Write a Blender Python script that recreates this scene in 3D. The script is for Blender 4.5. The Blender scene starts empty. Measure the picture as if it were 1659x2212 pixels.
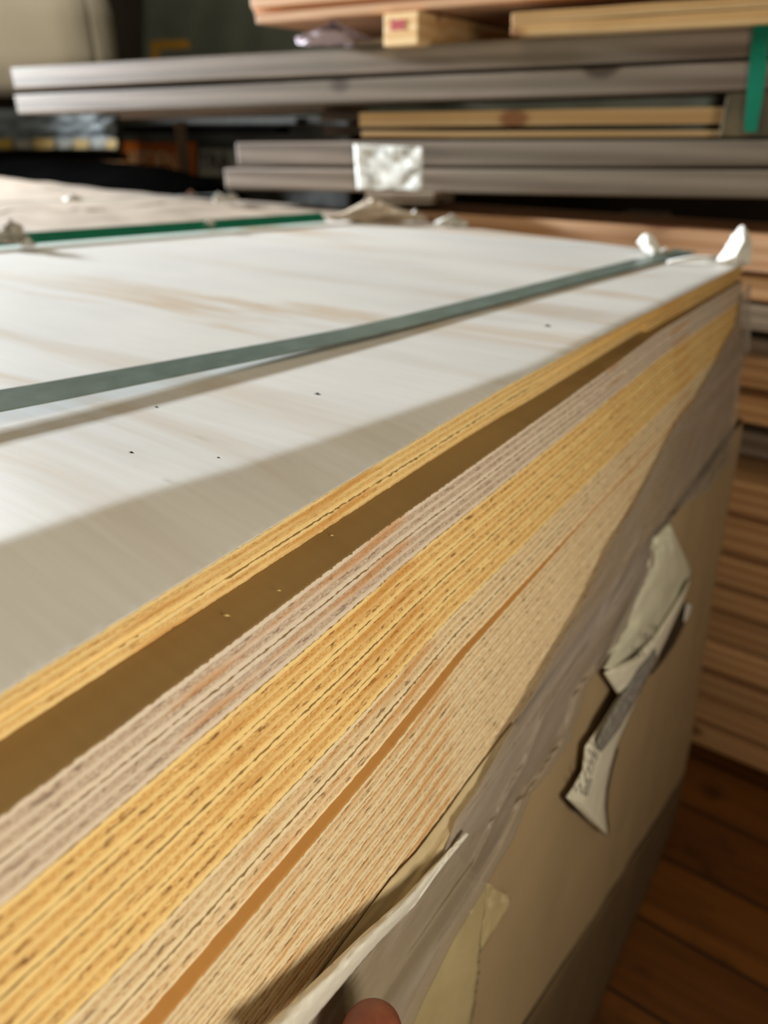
import bpy, bmesh, math, random
from mathutils import Vector, noise, Matrix
random.seed(5)
sc = bpy.context.scene
# ------------------------------------------------------------------ camera, light, exposure
F_PX = 1560.0; PITCH = math.atan(836/1560.0); YAW = math.radians(35.24)
cam_d = bpy.data.cameras.new('camera'); cam = bpy.data.objects.new('camera', cam_d)
sc.collection.objects.link(cam); sc.camera = cam
cam.location = (0, 0, 0)
cam.rotation_euler = (math.pi/2 - PITCH, 0, YAW)
cam_d.sensor_fit = 'VERTICAL'; cam_d.sensor_height = 36.0
cam_d.lens = F_PX/2212*36
cam_d.clip_start = 0.01
cam_d.dof.use_dof = True; cam_d.dof.focus_distance = 0.262; cam_d.dof.aperture_fstop = 7.0
sc.view_settings.view_transform = 'Standard'; sc.view_settings.look = 'None'
sc.view_settings.gamma = 1; sc.view_settings.exposure = 0.0
w = bpy.data.worlds.new('world'); sc.world = w; w.use_nodes = True
w.node_tree.nodes['Background'].inputs[0].default_value = (0.80, 0.66, 0.44, 1)
w.node_tree.nodes['Background'].inputs[1].default_value = 0.22
def area(name, loc, target, sx, sy, power, col):
    l = bpy.data.lights.new(name, 'AREA'); l.shape = 'RECTANGLE'; l.size = sx; l.size_y = sy
    l.energy = power; l.color = col
    o = bpy.data.objects.new(name, l); sc.collection.objects.link(o); o.location = loc
    o.rotation_euler = (Vector(target)-Vector(loc)).to_track_quat('-Z', 'Y').to_euler()
    return o
KEY = area('window_light', (-3.7, 0.52, 0.56), (-0.6, 0.5, -0.12), 0.30, 0.20, 385, (0.88, 0.95, 1.0))
HIGH = area('overhead_fill_light', (-0.9, -0.5, 2.0), (-0.3, 0.4, -0.12), 0.9, 0.9, 6, (1.0, 0.82, 0.54))  # unseen fill added overhead to warm the top of the pack
BACK = area('back_fill_light', (-1.9, 0.9, 1.9), (-2.0, 2.0, 0.1), 0.5, 0.5, 14, (1.0, 0.93, 0.78))  # unseen fill added to lift the dark tarpaulin and sack
SIDE = area('side_fill_light', (0.42, 0.00, 0.02), (-0.12, 0.16, -0.2), 0.20, 0.20, 3.0, (1.0, 0.88, 0.66))  # unseen fill added beside the camera to brighten the cut edges

# ------------------------------------------------------------------ measuring helpers
def ray(px, py):
    a = (px-829.5)/F_PX; b = (1106-py)/F_PX
    y = math.cos(PITCH)+b*math.sin(PITCH); z = -math.sin(PITCH)+b*math.cos(PITCH)
    c, s = math.cos(YAW), math.sin(YAW)
    return Vector((c*a-s*y, s*a+c*y, z))
def at(px, py, ax, v):
    r = ray(px, py); return r*(v/r['XYZ'.index(ax)])
def lerp(a, b, t): return a+(b-a)*t
def pl(tab, x):
    if x <= tab[0][0]: return tab[0][1]
    for (x0, y0), (x1, y1) in zip(tab, tab[1:]):
        if x <= x1: return lerp(y0, y1, (x-x0)/(x1-x0))
    return tab[-1][1]
def sm(t): t = max(0, min(1, t)); return t*t*(3-2*t)
def nz(x, y, z=0.0): return noise.noise(Vector((x, y, z)))
FLOOR = -0.93; TOP = -0.12; TH = 0.009

# ------------------------------------------------------------------ materials
def lin(c):
    return tuple(((v/255)/12.92 if v/255 <= .04045 else ((v/255+.055)/1.055)**2.4) for v in c[:3])+(1,)
class NT:
    def __init__(s, name):
        s.m = bpy.data.materials.new(name); s.m.use_nodes = True; s.t = s.m.node_tree
        s.b = s.t.nodes['Principled BSDF']; s.out = s.t.nodes['Material Output']
    def n(s, ty, **k):
        o = s.t.nodes.new(ty)
        for a, v in k.items():
            if a.startswith('i_'):
                key = a[2:]; key = int(key) if key.isdigit() else key.replace('_', ' ')
                o.inputs[key].default_value = v
            else: setattr(o, a, v)
        return o
    def l(s, a, ao, b, bi): s.t.links.new(a.outputs[ao], b.inputs[bi])
    def coord(s, scale, kind='Object'):
        tc = s.n('ShaderNodeTexCoord'); mp = s.n('ShaderNodeMapping'); mp.inputs['Scale'].default_value = scale
        s.l(tc, kind, mp, 'Vector'); return mp
    def noise(s, vec, scale, detail=4, rough=.55, dist=0):
        o = s.n('ShaderNodeTexNoise'); o.inputs['Scale'].default_value = scale; o.inputs['Detail'].default_value = detail
        o.inputs['Roughness'].default_value = rough; o.inputs['Distortion'].default_value = dist
        s.l(vec, 0, o, 'Vector'); return o
    def ramp(s, src, out, stops, interp='LINEAR'):
        r = s.n('ShaderNodeValToRGB'); r.color_ramp.interpolation = interp; e = r.color_ramp.elements
        while len(e) < len(stops): e.new(.5)
        for q, (p, c) in zip(e, stops): q.position = p; q.color = c if len(c) == 4 else lin(c)
        s.l(src, out, r, 0); return r
    def mix(s, f, fo, a, ao, b, bo, kind='MIX'):
        o = s.n('ShaderNodeMix', data_type='RGBA', blend_type=kind)
        if f is None: o.inputs[0].default_value = fo
        else: s.l(f, fo, o, 0)
        for k, x, xo in ((6, a, ao), (7, b, bo)):
            if x is None: o.inputs[k].default_value = xo
            else: s.l(x, xo, o, k)
        return o
    def math(s, op, a, ao, b=None, bo=None, clamp=False):
        o = s.n('ShaderNodeMath', operation=op); o.use_clamp = clamp
        if a is None: o.inputs[0].default_value = ao
        else: s.l(a, ao, o, 0)
        if b is None:
            if bo is not None: o.inputs[1].default_value = bo
        else: s.l(b, bo, o, 1)
        return o
    def bump(s, src, out, strength, dist):
        b = s.n('ShaderNodeBump'); b.inputs['Strength'].default_value = strength; b.inputs['Distance'].default_value = dist
        s.l(src, out, b, 'Height'); s.l(b, 0, s.b, 'Normal'); return b
    def base(s, node, out): s.l(node, out, s.b, 'Base Color')
    def rough(s, v): s.b.inputs['Roughness'].default_value = v
BLK = (0, 0, 0, 1); WHT = (1, 1, 1, 1)

def mat_ply_edge(name, light, rough_c, dark, dark_amt=.62):
    """cut edge of plywood: strata by height inside the sheet, speckles of end grain"""
    g = NT(name)
    tc = g.n('ShaderNodeTexCoord'); sx = g.n('ShaderNodeSeparateXYZ'); g.l(tc, 'Object', sx, 0)
    wob = g.noise(g.coord((1, 25, 1)), 1.0, 2)
    zz = g.math('MULTIPLY_ADD', wob, 0, None, .0006); zz.inputs[2].default_value = -.0003
    za = g.math('ADD', sx, 2, zz, 0)
    t = g.math('DIVIDE', za, 0, None, TH)
    plies = g.ramp(t, 0, [(0, BLK), (.03, WHT), (.17, WHT), (.21, BLK), (.40, BLK), (.44, (.8, .8, .8, 1)), (.56, (.8, .8, .8, 1)),
                          (.60, BLK), (.79, BLK), (.83, WHT), (.96, WHT), (1, BLK)])
    info = g.n('ShaderNodeObjectInfo')
    mp = g.coord((1, .45, 1)); g.l(info, 'Random', mp, 'Location') if False else None
    n1 = g.noise(mp, 1500, 2, .6); n2 = g.noise(g.coord((1, .16, 1)), 900, 2, .6); n3 = g.noise(g.coord((1, 6, 60)), 1.2, 2)
    n1r = g.ramp(n1, 0, [(.35, BLK), (.7, (.75, .75, .75, 1))])
    lo = g.mix(n1r, 0, None, lin(rough_c), None, lin(light))
    tint = g.mix(n3, 0, None, (1, .90, .74, 1), None, (1, 1, 1, 1))
    c = g.mix(plies, 0, lo, 2, None, lin(light))
    c = g.mix(None, .45, c, 2, tint, 2, 'MULTIPLY')
    spots = g.ramp(n2, 0, [(0.0, WHT), (.36, WHT), (.41, BLK)])
    inv = g.math('SUBTRACT', None, 1.0, plies, 0)
    inv2 = g.math('MAXIMUM', inv, 0, None, .12)
    f = g.math('MULTIPLY', spots, 0, inv2, 0); f = g.math('MULTIPLY', f, 0, None, dark_amt)
    c = g.mix(f, 0, c, 2, None, lin(dark))
    seam = g.ramp(t, 0, [(0, WHT), (.035, BLK), (.97, BLK), (1, WHT)])
    gap = g.ramp(g.noise(g.coord((1, 30, 1)), 3, 3, .7), 0, [(.40, BLK), (.60, WHT)])
    sf = g.math('MULTIPLY', seam, 0, gap, 0); sf = g.math('MULTIPLY', sf, 0, None, .8)
    c = g.mix(sf, 0, c, 2, None, lin((70, 40, 24)))
    org = g.ramp(g.noise(g.coord((1, 8, 130)), 1.0, 2), 0, [(.62, BLK), (.70, WHT)])
    of = g.math('MULTIPLY', org, 0, None, .55); c = g.mix(of, 0, c, 2, None, lin((205, 140, 62)))
    g.base(c, 2); g.rough(.75); g.b.inputs['Specular IOR Level'].default_value = .15
    h = g.math('ADD', n1, 0, n2, 0); g.bump(h, 0, .35, .0005)
    return g.m
def mat_veneer(name, white, streak, dirt, rough=.55):
    g = NT(name)
    warp = g.noise(g.coord((2.2, 3.0, 1)), 1.0, 2, .5)
    mp = g.coord((2.0, 17, 1)); ad = g.n('ShaderNodeVectorMath', operation='MULTIPLY_ADD'); g.l(warp, 'Color', ad, 0)
    ad.inputs[1].default_value = (1.2, 1.6, 0); g.l(mp, 0, ad, 2)
    n = g.noise(ad, 1.0, 4, .62, .25)
    r = g.ramp(n, 0, [(.50, BLK), (.60, (.85, .85, .85, 1)), (.63, WHT), (.70, (.3, .3, .3, 1)), (.8, BLK)])
    fine = g.noise(g.coord((14, 260, 1)), 1, 3, .6)
    big = g.ramp(g.noise(g.coord((1.1, 2.3, 1)), 1.3, 2), 0, [(.40, (.12, .12, .12, 1)), (.58, WHT)])
    fm = g.math('MULTIPLY', r, 0, big, 0)
    c = g.mix(fm, 0, None, lin(white), None, lin(streak))
    fr = g.ramp(fine, 0, [(.35, (.90, .88, .86, 1)), (.7, WHT)]); c = g.mix(None, .5, c, 2, fr, 0, 'MULTIPLY')
    sp = g.noise(g.coord((30, 55, 1)), 1, 3, .6, .6); sr = g.ramp(sp, 0, [(.22, WHT), (.27, BLK)])
    c = g.mix(sr, 0, c, 2, None, lin(dirt))
    gr = g.noise(g.coord((4, 9, 1)), 1, 4); gg = g.ramp(gr, 0, [(.35, (.86, .87, .89, 1)), (.6, WHT)]); c = g.mix(None, .8, c, 2, gg, 0, 'MULTIPLY')
    g.base(c, 2); g.rough(rough); g.b.inputs['Specular IOR Level'].default_value = .35
    g.bump(fine, 0, .12, .0006); return g.m
def mat_wood(name, a, b, grain=(1.5, 30, 30), knots=(90, 55, 35), rough=.6, weather=None, kn=True):
    g = NT(name)
    info = g.n('ShaderNodeObjectInfo'); mp = g.coord(grain)
    cb = g.n('ShaderNodeCombineXYZ'); m7 = g.math('MULTIPLY', info, 'Random', None, 37.0)
    for k in range(3): g.l(m7, 0, cb, k)
    g.l(cb, 0, mp, 'Location')
    n = g.noise(mp, 1.6, 5, .6, 1.2); wv = g.n('ShaderNodeTexWave', wave_type='BANDS', bands_direction='Z')
    wv.inputs['Scale'].default_value = .6; wv.inputs['Distortion'].default_value = 6; wv.inputs['Detail'].default_value = 3
    wv.inputs['Detail Scale'].default_value = .7; g.l(mp, 0, wv, 0)
    f = g.math('MULTIPLY', n, 0, wv, 'Fac' if 'Fac' in wv.outputs else 1)
    r = g.ramp(f, 0, [(.05, BLK), (.5, WHT)])
    c = g.mix(r, 0, None, lin(b), None, lin(a))
    if weather:
        wn = g.noise(g.coord((3, 8, 9)), 1, 3); wr = g.ramp(wn, 0, [(.4, BLK), (.62, WHT)])
        wf = g.math('MULTIPLY', wr, 0, None, .55); c = g.mix(wf, 0, c, 2, None, lin(weather))
    if kn:
        mk = g.coord((5.5, 11, 11)); g.l(cb, 0, mk, 'Location')
        v = g.n('ShaderNodeTexVoronoi'); g.l(mk, 0, v, 0); v.inputs['Scale'].default_value = 1.0
        kr = g.ramp(v, 'Distance', [(.10, WHT), (.16, BLK)]); kf = g.math('MULTIPLY', kr, 0, None, .8)
        c = g.mix(kf, 0, c, 2, None, lin(knots))
    hv = g.n('ShaderNodeHueSaturation'); g.l(c, 2, hv, 'Color')
    vv = g.math('MULTIPLY_ADD', info, 'Random', None, .22); vv.inputs[2].default_value = .89; g.l(vv, 0, hv, 'Value')
    g.base(hv, 0); g.rough(rough); g.b.inputs['Specular IOR Level'].default_value = .25
    g.bump(n, 0, .25, .002); return g.m
def mat_plain(name, col, rough=.6, var=.12, scale=12, spec=.3, bump=0, sss=0, col2=None):
    g = NT(name); n = g.noise(g.coord((1, 1, 1)), scale, 4)
    c2 = lin(col2) if col2 else tuple(v*(1-var*2.2) for v in lin(col)[:3])+(1,)
    c = g.ramp(n, 0, [(.35, c2), (.65, lin(col))])
    g.base(c, 0); g.rough(rough); g.b.inputs['Specular IOR Level'].default_value = spec
    if bump: g.bump(n, 0, bump, .004)
    if sss:
        g.b.inputs['Subsurface Weight'].default_value = sss; g.b.inputs['Subsurface Radius'].default_value = (.01, .004, .002)
        g.b.inputs['Subsurface Scale'].default_value = .6
    return g.m
def mat_film(name, col, alpha, rough=.35, scale=(14, 2.5, 14), streak=(196, 184, 178)):
    g = NT(name)
    n = g.noise(g.coord(scale), 1.4, 4, .6, .8)
    c = g.ramp(n, 0, [(.40, lin(col)), (.68, lin(streak))]); g.base(c, 0); g.rough(rough)
    g.b.inputs['Specular IOR Level'].default_value = .5
    a = g.ramp(n, 0, [(.3, (alpha-.15,)*3+(1,)), (.7, (min(1, alpha+.2),)*3+(1,))])
    g.l(a, 0, g.b, 'Alpha'); g.bump(n, 0, .25, .003); return g.m

EDGE_W = mat_ply_edge('plywood_edge_pale', (232, 220, 208), (184, 162, 146), (110, 84, 76), .6)
EDGE_Y = mat_ply_edge('plywood_edge_yellow', (252, 224, 162), (212, 164, 98), (100, 58, 36), .75)
EDGE_C = mat_ply_edge('plywood_edge_cream', (244, 228, 196), (206, 174, 134), (96, 68, 46), .75)
EDGE_T = mat_ply_edge('plywood_edge_top', (248, 224, 168), (222, 182, 118), (150, 105, 60), .45)
VEN_W = mat_veneer('whitish_veneer', (226, 224, 220), (200, 178, 150), (96, 78, 72))
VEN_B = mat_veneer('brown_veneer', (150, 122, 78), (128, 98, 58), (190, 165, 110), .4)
VEN_O = mat_veneer('orange_veneer', (206, 152, 88), (188, 130, 70), (120, 80, 50), .4)
GREYW = mat_wood('weathered_grey_wood', (158, 142, 130), (112, 96, 84), grain=(1.0, 22, 22), weather=(132, 124, 108), knots=(70, 54, 44))
BROWNW = mat_wood('weathered_brown_wood', (140, 116, 98), (104, 84, 70), weather=(112, 102, 84), knots=(70, 50, 38))
PINE = mat_wood('fresh_pine', (240, 208, 158), (224, 182, 126), knots=(150, 92, 60))
PINEP = mat_wood('pink_pine', (238, 194, 156), (218, 168, 128), knots=(140, 70, 48))
PINED = mat_wood('dull_pine', (216, 172, 126), (186, 140, 98), knots=(96, 60, 38))
PINEG = mat_wood('grey_pine', (158, 140, 118), (134, 116, 96), knots=(80, 60, 44))
OLIVE = mat_plain('olive_timber', (94, 82, 56), .8, .25, 30)
FLOORM = None
KRAFT = mat_plain('brown_wrapping_paper', (178, 156, 124), .55, .05, 9, .25, .15)
PAPERG = mat_plain('beige_wrapping_paper', (176, 160, 144), .6, .06, 10, .3, .4)
CREAM = mat_plain('cream_paper', (214, 196, 160), .55, .06, 20, .3, .2)
YELLP = mat_plain('yellowed_paper', (196, 180, 140), .5, .06, 25, .35, .3)
WHITEP = mat_plain('white_paper', (236, 234, 228), .5, .03, 30, .3, .2)
BLACKP = mat_plain('black_paper', (34, 36, 38), .45, .1, 30, .4)
STRAPG = mat_plain('grey_green_strap', (108, 124, 116), .38, .10, 60, .5, .05, 0, (92, 108, 100))
STRAPT = mat_plain('teal_strap', (14, 120, 92), .7, .08, 30, .15)
TARP = mat_plain('dark_green_tarpaulin', (92, 96, 86), .5, .12, 4, .4, .2)
BAGM = mat_plain('off_white_sack', (214, 208, 190), .6, .05, 3, .3, .2)
BLUEP = mat_plain('blue_grey_plastic', (98, 108, 112), .6, .2, 12, .5, .4)
BLACKT = mat_plain('black_cover', (9, 9, 9), 1.0, .2, 5, 0.0)
DARKG = mat_plain('dark_grey_sheet', (62, 62, 58), .6, .2, 6, .3)
YELLOW = mat_plain('yellow_print', (150, 122, 52), .6, .05, 20)
ORANGE = mat_plain('orange_print', (200, 108, 34), .6, .08, 20)
PALEPR = mat_plain('pale_print', (128, 126, 116), .6, .05, 20)
INK = mat_plain('dark_ink', (52, 54, 66), .6, .05, 20)
REDST = mat_plain('pink_red_stamp', (206, 88, 92), .7, .1, 120)
LILAC = mat_plain('lilac_plastic', (198, 180, 190), .4, .08, 20, .4, .3)
SKIN = mat_plain('skin', (150, 92, 70), .5, .10, 90, .35, .12, .12, (126, 70, 54))
NAILM = mat_plain('nail', (196, 150, 132), .35, .03, 40, .5)
FILM = mat_film('milky_film', (172, 160, 148), .40)
FILMY = mat_film('yellowish_film', (188, 176, 140), .80, .35, (30, 8, 30), (214, 204, 176))

# ------------------------------------------------------------------ object helpers
def link(name, me, mats, parent=None, loc=None, smooth=False):
    o = bpy.data.objects.new(name, me); sc.collection.objects.link(o)
    for m in (mats if isinstance(mats, (list, tuple)) else [mats]): me.materials.append(m)
    if smooth:
        for p in me.polygons: p.use_smooth = True
    if loc is not None: o.location = loc
    if parent: o.parent = parent
    return o
def tag(o, label, cat, group=None, kind=None):
    o['label'] = label
    if cat: o['category'] = cat
    if group: o['group'] = group
    if kind: o['kind'] = kind
    return o
def part(o, label=None):
    if label: o['label'] = label
    return o
def empty(name, loc=(0, 0, 0)):
    o = bpy.data.objects.new(name, None); sc.collection.objects.link(o); o.location = loc; o.empty_display_size = .02; return o
def mesh(vs, fs, name='m', center=True):
    me = bpy.data.meshes.new(name)
    c = Vector((0, 0, 0))
    if center:
        c = sum((Vector(v) for v in vs), Vector())/len(vs)
    me.from_pydata([tuple(Vector(v)-c) for v in vs], [], fs); me.update(); return me, c
def child(name, vs, fs, mat, parent, smooth=False, label=None):
    me, c = mesh(vs, fs); o = link(name, me, mat, parent, c - (parent.location if parent else Vector()), smooth)
    if label: o['label'] = label
    return o
def bevel(o, wd, seg=2):
    m = o.modifiers.new('bevel', 'BEVEL'); m.width = wd; m.segments = seg; m.limit_method = 'ANGLE'; return o
def solid(o, th, off=0): m = o.modifiers.new('thickness', 'SOLIDIFY'); m.thickness = th; m.offset = off; return o
def box8(c8): # corners: front bl br tr tl, back bl br tr tl
    return c8, [(0, 1, 2, 3), (5, 4, 7, 6), (4, 0, 3, 7), (1, 5, 6, 2), (3, 2, 6, 7), (4, 5, 1, 0)]
def board(name, tl, bl, tr, br, Yl, Yr, depth, mat, label, cat='board', group=None, skew=0.0, nx=14, bv=.0015, parent=None, wav=.0008):
    """a sawn board whose front face runs between two measured ends; it has real depth, a slight bow and eased edges"""
    A, B = at(*tl, 'Y', Yl), at(*bl, 'Y', Yl); C, D = at(*tr, 'Y', Yr), at(*br, 'Y', Yr)
    vs = []; fs = []; sd = random.random()*50
    for i in range(nx+1):
        t = i/nx; up = A.lerp(C, t); dn = B.lerp(D, t); dn.x = up.x
        b1 = wav*nz(t*4, sd); b2 = wav*nz(t*4, sd+9)
        vs += [(dn.x, dn.y+b2, dn.z+b1), (up.x, up.y+b2, up.z+b1), (up.x+skew, up.y+depth+b2, up.z+b1), (dn.x+skew, dn.y+depth+b2, dn.z+b1)]
    for i in range(nx):
        a = i*4; b = a+4
        fs += [(a, b, b+1, a+1), (a+1, b+1, b+2, a+2), (a+2, b+2, b+3, a+3), (a+3, b+3, b, a)]
    e = nx*4; fs += [(0, 1, 2, 3), (e+3, e+2, e+1, e)]
    me, c = mesh(vs, fs); o = link(name, me, mat, None, c); bevel(o, bv)
    if label: tag(o, label, cat, group)
    return o
def cuboid(name, x0, x1, y0, y1, z0, z1, mat, parent=None, bv=0):
    vs = [(x0, y0, z0), (x1, y0, z0), (x1, y0, z1), (x0, y0, z1), (x0, y1, z0), (x1, y1, z0), (x1, y1, z1), (x0, y1, z1)]
    v, f = box8(vs); me, c = mesh(v, f); o = link(name, me, mat, parent, c-(parent.location if parent else Vector()))
    if bv: bevel(o, bv)
    return o
def grid(fn, nu, nv):
    vs = [fn(i/nu, j/nv) for j in range(nv+1) for i in range(nu+1)]; W = nu+1
    fs = [(j*W+i, j*W+i+1, (j+1)*W+i+1, (j+1)*W+i) for j in range(nv) for i in range(nu)]
    return vs, fs

# ------------------------------------------------------------------ the room
def struct(o): o['kind'] = 'structure'; return o
g = NT('old_floorboards')
mp = g.coord((1, 1, 1)); br = g.n('ShaderNodeTexBrick'); br.inputs['Scale'].default_value = 1.0
br.inputs['Brick Width'].default_value = 2.4; br.inputs['Row Height'].default_value = .11; br.inputs['Mortar Size'].default_value = .0025
br.inputs['Color1'].default_value = lin((136, 84, 32)); br.inputs['Color2'].default_value = lin((110, 64, 22)); br.inputs['Mortar'].default_value = lin((30, 14, 6))
g.l(mp, 0, br, 0)
n = g.noise(g.coord((3, 34, 1)), 1.2, 5, .6, 1.0); r = g.ramp(n, 0, [(.3, (.45, .42, .4, 1)), (.65, WHT)]); c = g.mix(None, .8, br, 0, r, 0, 'MULTIPLY')
n2 = g.noise(g.coord((9, 14, 1)), 1, 3, .6); r2 = g.ramp(n2, 0, [(.28, (.25, .22, .2, 1)), (.42, WHT)]); c = g.mix(None, .8, c, 2, r2, 0, 'MULTIPLY')
g.base(c, 2); g.rough(.45); FLOORM = g.m
WALLM = mat_plain('dark_barn_wall', (70, 62, 52), .9, .2, 3)
vs, fs = box8([(-4, -2.5, FLOOR-.05), (3, -2.5, FLOOR-.05), (3, -2.5, FLOOR), (-4, -2.5, FLOOR), (-4, 3.2, FLOOR-.05), (3, 3.2, FLOOR-.05), (3, 3.2, FLOOR), (-4, 3.2, FLOOR)])
me, c = mesh(vs, fs); struct(link('floor', me, FLOORM, None, c))
struct(cuboid('wall_back', -4, 3, 3.2, 3.3, FLOOR, 2.2, WALLM))
WX0, WX1, WY0, WY1, WZ0, WZ1 = -3.36, -3.26, -.35, .70, -.15, 1.1
vs, fs = [], []
for (y0, y1, z0, z1) in ((-2.5, WY0, FLOOR, 2.2), (WY1, 3.2, FLOOR, 2.2), (WY0, WY1, FLOOR, WZ0), (WY0, WY1, WZ1, 2.2)):
    k = len(vs); v, f = box8([(WX0, y0, z0), (WX1, y0, z0), (WX1, y0, z1), (WX0, y0, z1), (WX0, y1, z0), (WX1, y1, z0), (WX1, y1, z1), (WX0, y1, z1)])
    vs += v; fs += [tuple(q+k for q in ff) for ff in f]
me, c = mesh(vs, fs); struct(link('wall_left_blocker', me, WALLM, None, c))  # unseen wall added to keep the window light off the back-left packs
struct(cuboid('wall_right', 2.9, 3.0, -2.5, 3.2, FLOOR, 2.2, WALLM))

# ------------------------------------------------------------------ the open plywood pack
XA1 = [(-.4, -.150), (.05, -.151), (.165, -.1545), (.33, -.1575), (.46, -.1535), (.79, -.1385), (.83, -.1375)]
XA2 = [(-.4, -.153), (.05, -.1535), (.2, -.156), (.34, -.158), (.545, -.157), (.83, -.1425)]
XB1 = [(-.4, -.133), (.04, -.1355), (.1, -.1375), (.2, -.1410), (.37, -.1425), (.5, -.1440), (.56, -.1455), (.83, -.1375)]
XB8 = [(-.4, -.109), (.05, -.1129), (.16, -.1165), (.23, -.121), (.40, -.1225), (.83, -.126)]
XC1 = [(-.4, -.1045), (.05, -.1084), (.164, -.1132), (.232, -.1180), (.40, -.1215), (.83, -.124)]
XC8 = [(-.4, -.105), (.05, -.1075), (.18, -.1085), (.4, -.110), (.83, -.113)]
ZB, ZC = -.138, -.210; ZE = ZC-8*TH
def side_x(z, Y):
    if z >= ZB: return pl(XA2, Y)
    if z >= ZC: return lerp(pl(XB1, Y), pl(XB8, Y), (ZB-z)/(ZB-ZC))
    if z >= ZE: return lerp(pl(XC1, Y), pl(XC8, Y), (ZC-z)/(ZC-ZE))
    return pl([(-.93, -.069), (-.85, -.068), (-.74, -.074), (-.55, -.088), (-.40, -.098), (-.30, -.104), (ZE, -.107)], z)
def on_side(px, py, off=0.0):
    r = ray(px, py); t = .08
    while t < 4:
        p = r*t
        if p.x <= side_x(p.z, p.y)+off or p.y > .845: return p
        t += .0008
    return r*1
# the sheets are bowed: the free edge hangs a little below the middle, most of all at the near end
BW = [(-.4, .058), (.0, .055), (.085, .049), (.136, .0405), (.17, .032), (.21, .025), (.31, .010), (.37, .003), (.9, .002)]
def rise(u, Y):
    wd = pl(BW, Y); s = .17*wd/(wd+.004)
    s2 = .17*pl(BW, Y) - 0
    k = .0022
    if u < 0: return 0
    # slope s up to wd, then level (smoothly)
    if u < wd: return .19*u
    return .19*wd + .19*k*(1-math.exp(-(u-wd)/k))
def ysteps(y0, y1, fine):
    ys = []; y = y0
    while y < y1:
        ys.append(y)
        y += (.0012 if fine and .03 < y < .34 else .004 if .0 < y < .6 else .012)
    ys.append(y1); return ys
def sheet(xt, xb, ztop, mats, seed, uw, y0=-.4, y1=.82, skew=-.20, fray=1.0, label=None, fuzz=.0):
    rnd = random.Random(seed); ys = ysteps(y0, y1, True)
    rows = [0, .08, .17, .2, .3, .4, .45, .55, .6, .7, .79, .83, .92, 1.0]   # fraction up from the bottom
    us = [.0008, .003, .007, .012, .018, .026, .036, .048, .06, .072, .085, .1, .14, .2, .35, .45, uw-.004, uw]
    if seed == 1: us = [.0008, .003] + [.006+.0024*i for i in range(26)] + us[us.index(.072):]
    zb = ztop-TH; vs = []; ncol = len(rows)+2*len(us)
    for y in ys:
        Xt, Xb = xt(y), xb(y)
        for q in rows:
            xx = lerp(Xb, Xt, q)
            rough_ply = (.2 <= q <= .4) or (.6 <= q <= .79)
            j = .00010*nz(y*900, seed*7.1+q*3) + .00022*nz(y*220, seed*3.3+q*2)
            if rough_ply: j += .00022*nz(y*1500, seed+q*40) - .00012
            else: j += .00018
            if q in (0, 1.0): j += fray*(.0007*max(0, nz(y*500, seed*5.7+q*8)+.15)) - .0001
            zj = fray*.00025*nz(y*700, seed*2.2+q*5) if q in (0, 1.0) else 0
            vs.append((xx+j, y, TH*q+zj))
        for u in us:
            if u > .46: u = Xt-strapx(y)-(.004 if u < uw else 0)
            vs.append((Xt-u, y, TH+rise(u, y)))
        for u in us[::-1]:
            if u > .46: u = Xt-strapx(y)-(.004 if u < uw else 0)
            vs.append((Xt-u, y, .0001+rise(u, y)))
    # shear the far end line so that it follows the measured end of the pack
    out = []
    for (x, y, z) in vs:
        d = max(0, -.14-x); f = sm((y-.3)/(y1-.3)); out.append((x, y+.20*d*f if skew else y, z))
    fs = []; mi = []
    for i in range(len(ys)-1):
        a = i*ncol; b = a+ncol
        for k in range(ncol-1):
            fs.append((a+k, b+k, b+k+1, a+k+1)); mi.append(1 if len(rows)-1 <= k < len(rows)+len(us)-1 else 0)
        fs.append((a+ncol-1, b+ncol-1, b, a)); mi.append(0)
    fs.append(tuple(range(ncol))[::-1]); mi.append(0)
    e = (len(ys)-1)*ncol; fs.append(tuple(range(e, e+ncol))); mi.append(0)
    me = bpy.data.meshes.new('sheet'); me.from_pydata(out, [], fs); me.update()
    for m in mats: me.materials.append(m)
    for p, k in zip(me.polygons, mi):
        p.material_index = k; p.use_smooth = (k == 1)
    o = bpy.data.objects.new('plywood_sheet', me); sc.collection.objects.link(o); o.location = (0, 0, zb)
    if label: tag(o, label, 'plywood sheet', 'plywood sheets in the open pack')
    return o
def F(tab): return lambda y: pl(tab, y)
def strapx(y): return -.835+.374*(y-.47)
sheet(F(XA1), lambda y: pl(XA2, y), TOP, [EDGE_T, VEN_W], 1, .62, label='topmost plywood sheet with a broad whitish veneered face carrying the grey-green strap')
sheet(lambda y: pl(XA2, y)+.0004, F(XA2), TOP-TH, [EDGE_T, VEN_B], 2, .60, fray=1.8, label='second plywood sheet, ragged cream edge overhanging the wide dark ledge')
ordn = ['first', 'second', 'third', 'fourth', 'fifth', 'sixth', 'seventh', 'eighth']
for k in range(8):
    def xt(y, k=k): return lerp(pl(XB1, y), pl(XB8, y), max(0, (k-.0)/8))+ (.0003 if k % 3 == 1 else 0)
    def xb(y, k=k): return lerp(pl(XB1, y), pl(XB8, y), (k+.97)/8)
    m = EDGE_W if k < 2 else (EDGE_Y if k < 6 else EDGE_C)
    lab = 'plywood sheet with a pale pinkish-grey cut edge, forming the wide dark ledge' if k == 0 else \
          'plywood sheet just above the narrow orange ledge, saw-toothed lower edge' if k == 7 else \
          f'{"pale grey" if k < 2 else "yellow" if k < 6 else "cream"} edged plywood sheet, {ordn[k]} one down from the wide dark ledge'
    sheet(xt, xb, ZB-k*TH, [m, VEN_B], 10+k, .58, fray=1.5 if k in (0, 7) else .8, label=lab)
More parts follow.
